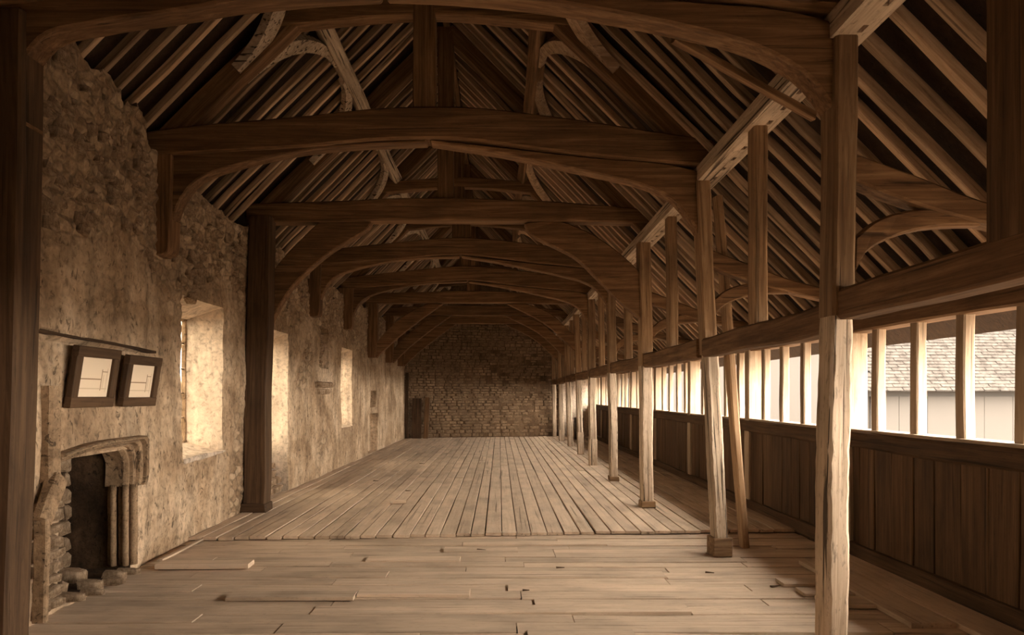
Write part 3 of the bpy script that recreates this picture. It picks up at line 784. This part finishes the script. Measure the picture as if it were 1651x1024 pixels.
for (yy, dx, z, s) in ((5.75, -.02, .05, .09), (5.92, .05, .045, .07), (6.1, -.05, .055, .11), (6.27, .06, .045, .08), (6.45, -.02, .05, .10), (6.62, .03, .045, .08), (5.9, -.25, .08, .14), (6.3, -.3, .08, .16)):
    stone(fp, (XL(yy) + dx, yy, z - .03), .12, s, s * .8, me=None, name='hearth_stone')
for r in range(7):
    for c in range(5):
        o = stone(fp, (fx - .63, 5.72 + c * .24 + .1 * (r % 2), .1 + r * .15), .07, .23, .14, name='fireback_stone')
        o.active_material_index = 0

# ---- two framed drawings
def picture(y0, y1, zc, hgt, label, seed):
    W = y1 - y0; t = thing('framed_picture', (XL((y0 + y1) / 2) + .055, (y0 + y1) / 2, zc - hgt / 2), label, 'picture', 'framed drawings above the fireplace')
    t.rotation_euler = (0, math.radians(9), 0)
    I = Matrix.Identity(4)
    def bar(nm, a, b, wd, dp, mat, par, x=0.0):
        # local: y along the wall, z up, x out of the wall
        M, L = frame_of((x, a[0], a[1]), (x, b[0], b[1]), (1, 0, 0))
        o = timber(nm, (0, 0, 0), (L, 0, 0), wd, dp, mat, None, up=(0, 0, 1), segs=1, wob=0, cham=.006)
        o.parent = par; o.matrix_basis = M; return o
    f = .085; H = hgt
    bar('frame_rail', (-W / 2, f / 2), (W / 2, f / 2), f, .05, M_FRAME, t); bar('frame_rail', (-W / 2, H - f / 2), (W / 2, H - f / 2), f, .05, M_FRAME, t)
    bar('frame_stile', (-W / 2 + f / 2, f), (-W / 2 + f / 2, H - f), f, .05, M_FRAME, t); bar('frame_stile', (W / 2 - f / 2, f), (W / 2 - f / 2, H - f), f, .05, M_FRAME, t)
    d = bar('drawing', (-W / 2 + f - .005, H / 2), (W / 2 - f + .005, H / 2), H - 2 * f + .01, .006, M_PAPER, t, x=-.006)
    def mark(a, b, wd, mat=M_INK):
        o = bar('drawn_line', a, b, wd, .002, mat, t, x=-.0015); o.parent = d; o.matrix_basis = d.matrix_basis.inverted() @ o.matrix_basis
    iw = W - 2 * f
    mark((-iw * .46, H * .47), (iw * .22, H * .47), .010); mark((iw * .24, H * .28), (iw * .24, H * .64), .007); mark((iw * .24, H * .60), (iw * .42, H * .60), .007)
    mark((iw * .41, H * .26), (iw * .41, H * .66), .005, M_WASH); mark((-iw * .46, H * .31), (iw * .44, H * .31), .010, M_WASH); mark((iw * .3, H * .3), (iw * .3, H * .55), .005, M_WASH)
    bar('backing', (-W / 2 + .02, H / 2), (W / 2 - .02, H / 2), H - .04, .03, M_DARK, t, x=-.03)
picture(5.62, 6.25, 1.80, .50, 'dark framed drawing above the fireplace, the left one nearest the viewer', 1)
picture(6.50, 7.12, 1.785, .48, 'dark framed drawing above the fireplace, the right one nearest the window', 2)

# ---- loose boards, offcuts and chips on the floor
def loose(name, p0, p1, w_, th, label, cat='board', group=None, mat=None):
    o = timber(name, p0, p1, w_, th, mat or M_PLANK, None, segs=4, wob=.006, cham=.004); return tag(o, label, cat, group)
loose('loose_board', (-3.33, 6.98, ZLOW + .028), (-2.44, 7.02, ZLOW + .030), .20, .045, 'short thick loose board lying on the near floor below the tall window')
loose('lath', (-3.36, 7.05, ZLOW + .055), (-3.43, 8.22, ZLOW + .02), .05, .02, 'thin pale lath lying along the foot of the left wall', 'lath')
loose('wood_offcut', (-1.66, 10.85, .026), (-1.42, 10.88, .026), .10, .045, 'small wooden offcut lying alone on the raised floor', 'wood block')
CH = ((-.24, 7.75, .10, 'dark wood chip lying in the middle of the near floor, just before the raised edge'), (.55, 6.9, .08, 'small dark splinter on the near floor right of the middle'),
      (1.95, 6.75, .08, 'dark splinter on the near floor in front of the leaning post'), (.2, 6.15, .06, 'dark chip of wood nearest the viewer on the near floor'),
      (-1.6, 12.2, .09, 'dark splinter on the raised floor just beyond the wooden offcut'), (-2.4, 13.6, .10, 'dark chip on the raised floor beside the left wall'),
      (-1.9, 17, .13, 'far dark chip on the raised floor towards the end wall'), (2.38, 6.25, .10, 'dark debris against the end of the raised boards near the outer wall'))
for (x_, y_, s, lb) in CH:
    zf = ZLOW if y_ < 8.3 else 0
    a = random.uniform(-.5, .5)
    o = timber('wood_chip', (x_, y_, zf + .014), (x_ + s * math.cos(a), y_ + s * math.sin(a), zf + .014), .03, .014, M_DARK, None, segs=3, wob=.008, cham=.003, t1=.4)
    tag(o, lb, 'wood chip', 'wood chips on the floor')

# ---- boards leaning in the far left corner, box by the far aisle windows
for k, (x0, wd, ht, lean, lb) in enumerate(((-3.52, .12, 2.5, .10, 'tall thin dark board leaning in the far left corner'), (-3.15, .36, 1.52, .22, 'wide dark board leaning against the far stone wall'), (-2.80, .18, 1.55, .30, 'narrow board leaning beside the wide dark board at the far wall'))):
    yb_ = yb(x0) - .10
    o = timber('leaning_board', (x0, yb_ - lean - .05, 0.0), (x0 + (.04 if k == 2 else 0), yb_ - .05, ht), wd, .035, M_DARK if k < 2 else M_OAK, None, up=(0, 1, 0), segs=4)
    tag(o, lb, 'board', 'boards leaning in the far corner')
cr = thing('wooden_crate', (2.98, 26.6, 0), 'dark wooden crate standing by the far aisle windows', 'crate')
for r in range(4):
    for (a, b) in (((2.84, 26.5), (3.12, 26.5)), ((2.84, 26.9), (3.12, 26.9))):
        timber('slat', (*a, .11 + r * .2), (*b, .11 + r * .2), .025, .19, M_DARK, cr, segs=1)
    for xx in (2.84, 3.12): timber('slat', (xx, 26.5, .11 + r * .2), (xx, 26.9, .11 + r * .2), .025, .19, M_DARK, cr, segs=1)
for xx in (2.86, 3.10):
    for yy in (26.52, 26.88): timber('corner_post', (xx, yy, 0), (xx, yy, .8), .04, .04, M_DARK, cr, up=(0, 1, 0), segs=1)

# ================================================================== OUTSIDE
g = box('ground', (-60, -60, -4.0), (90, 120, -3.5), M_GROUND); tag(g, 'pale yard below the gallery', None, None, 'structure')
# neighbouring house with a tiled roof, its eave facing the viewer
ex0, ex1, ey, ez = 7.0, 26.0, 14.0, 1.72
nb = thing('neighbouring_house', ((ex0 + ex1) / 2, ey + 3.5, -3.5), 'neighbouring house with a tiled roof seen through the nearest openings', 'building')
link('house_wall', mesh('house_wall', [(a, b, c) for c in (-3.5, ez + .1) for (a, b) in ((ex0 + .15, ey + .35), (ex1 - .3, ey + .35), (ex1 - .3, ey + 4.1), (ex0 + 2.5, ey + 4.1))],
     [(3, 2, 1, 0), (4, 5, 6, 7), (0, 1, 5, 4), (1, 2, 6, 5), (2, 3, 7, 6), (3, 0, 4, 7)]), M_RENDR, nb)
for k in range(32):
    xx = ex0 + .45 + k * .57
    if xx < ex1 - .4: box('wall_board', (xx, ey + .30, -3.4), (xx + .562, ey + .36, ez - .1), M_BRDS, nb)
V, F = [], []
nc = 33
for c in range(nc):                       # courses of plain tiles, each overlapping the one below
    y0 = ey + c * .0675; z0 = ez + c * .0675
    n = 60
    for i in range(n):
        xa = ex0 + (ex1 - ex0) * (i + .5 * (c % 2)) / n; xb = xa + (ex1 - ex0) / n - .012
        if xa < ex0 + c * .0375: continue
        dz = random.uniform(-.006, .006)
        b = len(V)
        V += [(xa, y0, z0 + .025 + dz), (xb, y0, z0 + .025 + dz), (xb, y0 + .12, z0 + .115), (xa, y0 + .12, z0 + .115), (xa, y0 + .012, z0 + .0), (xb, y0 + .012, z0)]
        F += [(b, b + 1, b + 2, b + 3), (b + 4, b + 5, b + 1, b)]
o = link('roof_tiles', mesh('roof_tiles', V, F), M_TILE, nb); o['kind'] = 'stuff'
link('roof_body', mesh('roof_body', [(ex0, ey + .05, ez), (ex1, ey + .05, ez), (ex1, ey + 2.25, ez + 2.2), (ex0 + 1.25, ey + 2.25, ez + 2.2), (ex0 + 2.5, ey + 4.5, ez), (ex1, ey + 4.5, ez)], [(0, 1, 2, 3), (3, 2, 5, 4), (0, 3, 4), (1, 5, 2), (0, 4, 5, 1)]), M_TILE, nb)
fh = thing('sky_screen_house', (16, 40, -3.5), 'added house block hiding the bright sky far down the yard', 'building')  # added to screen the bright sky from view through the openings
box('house_wall', (2.5, 37, -3.5), (34, 44, 4.6), M_RENDR, fh)
link('roof', mesh('roof', [(2.2, 36.6, 4.5), (34.3, 36.6, 4.5), (34.3, 40.5, 8), (2.2, 40.5, 8), (2.2, 44.4, 4.5), (34.3, 44.4, 4.5)], [(0, 1, 2, 3), (3, 2, 5, 4), (0, 3, 4), (1, 5, 2), (0, 4, 5, 1)]), M_TILE, fh)
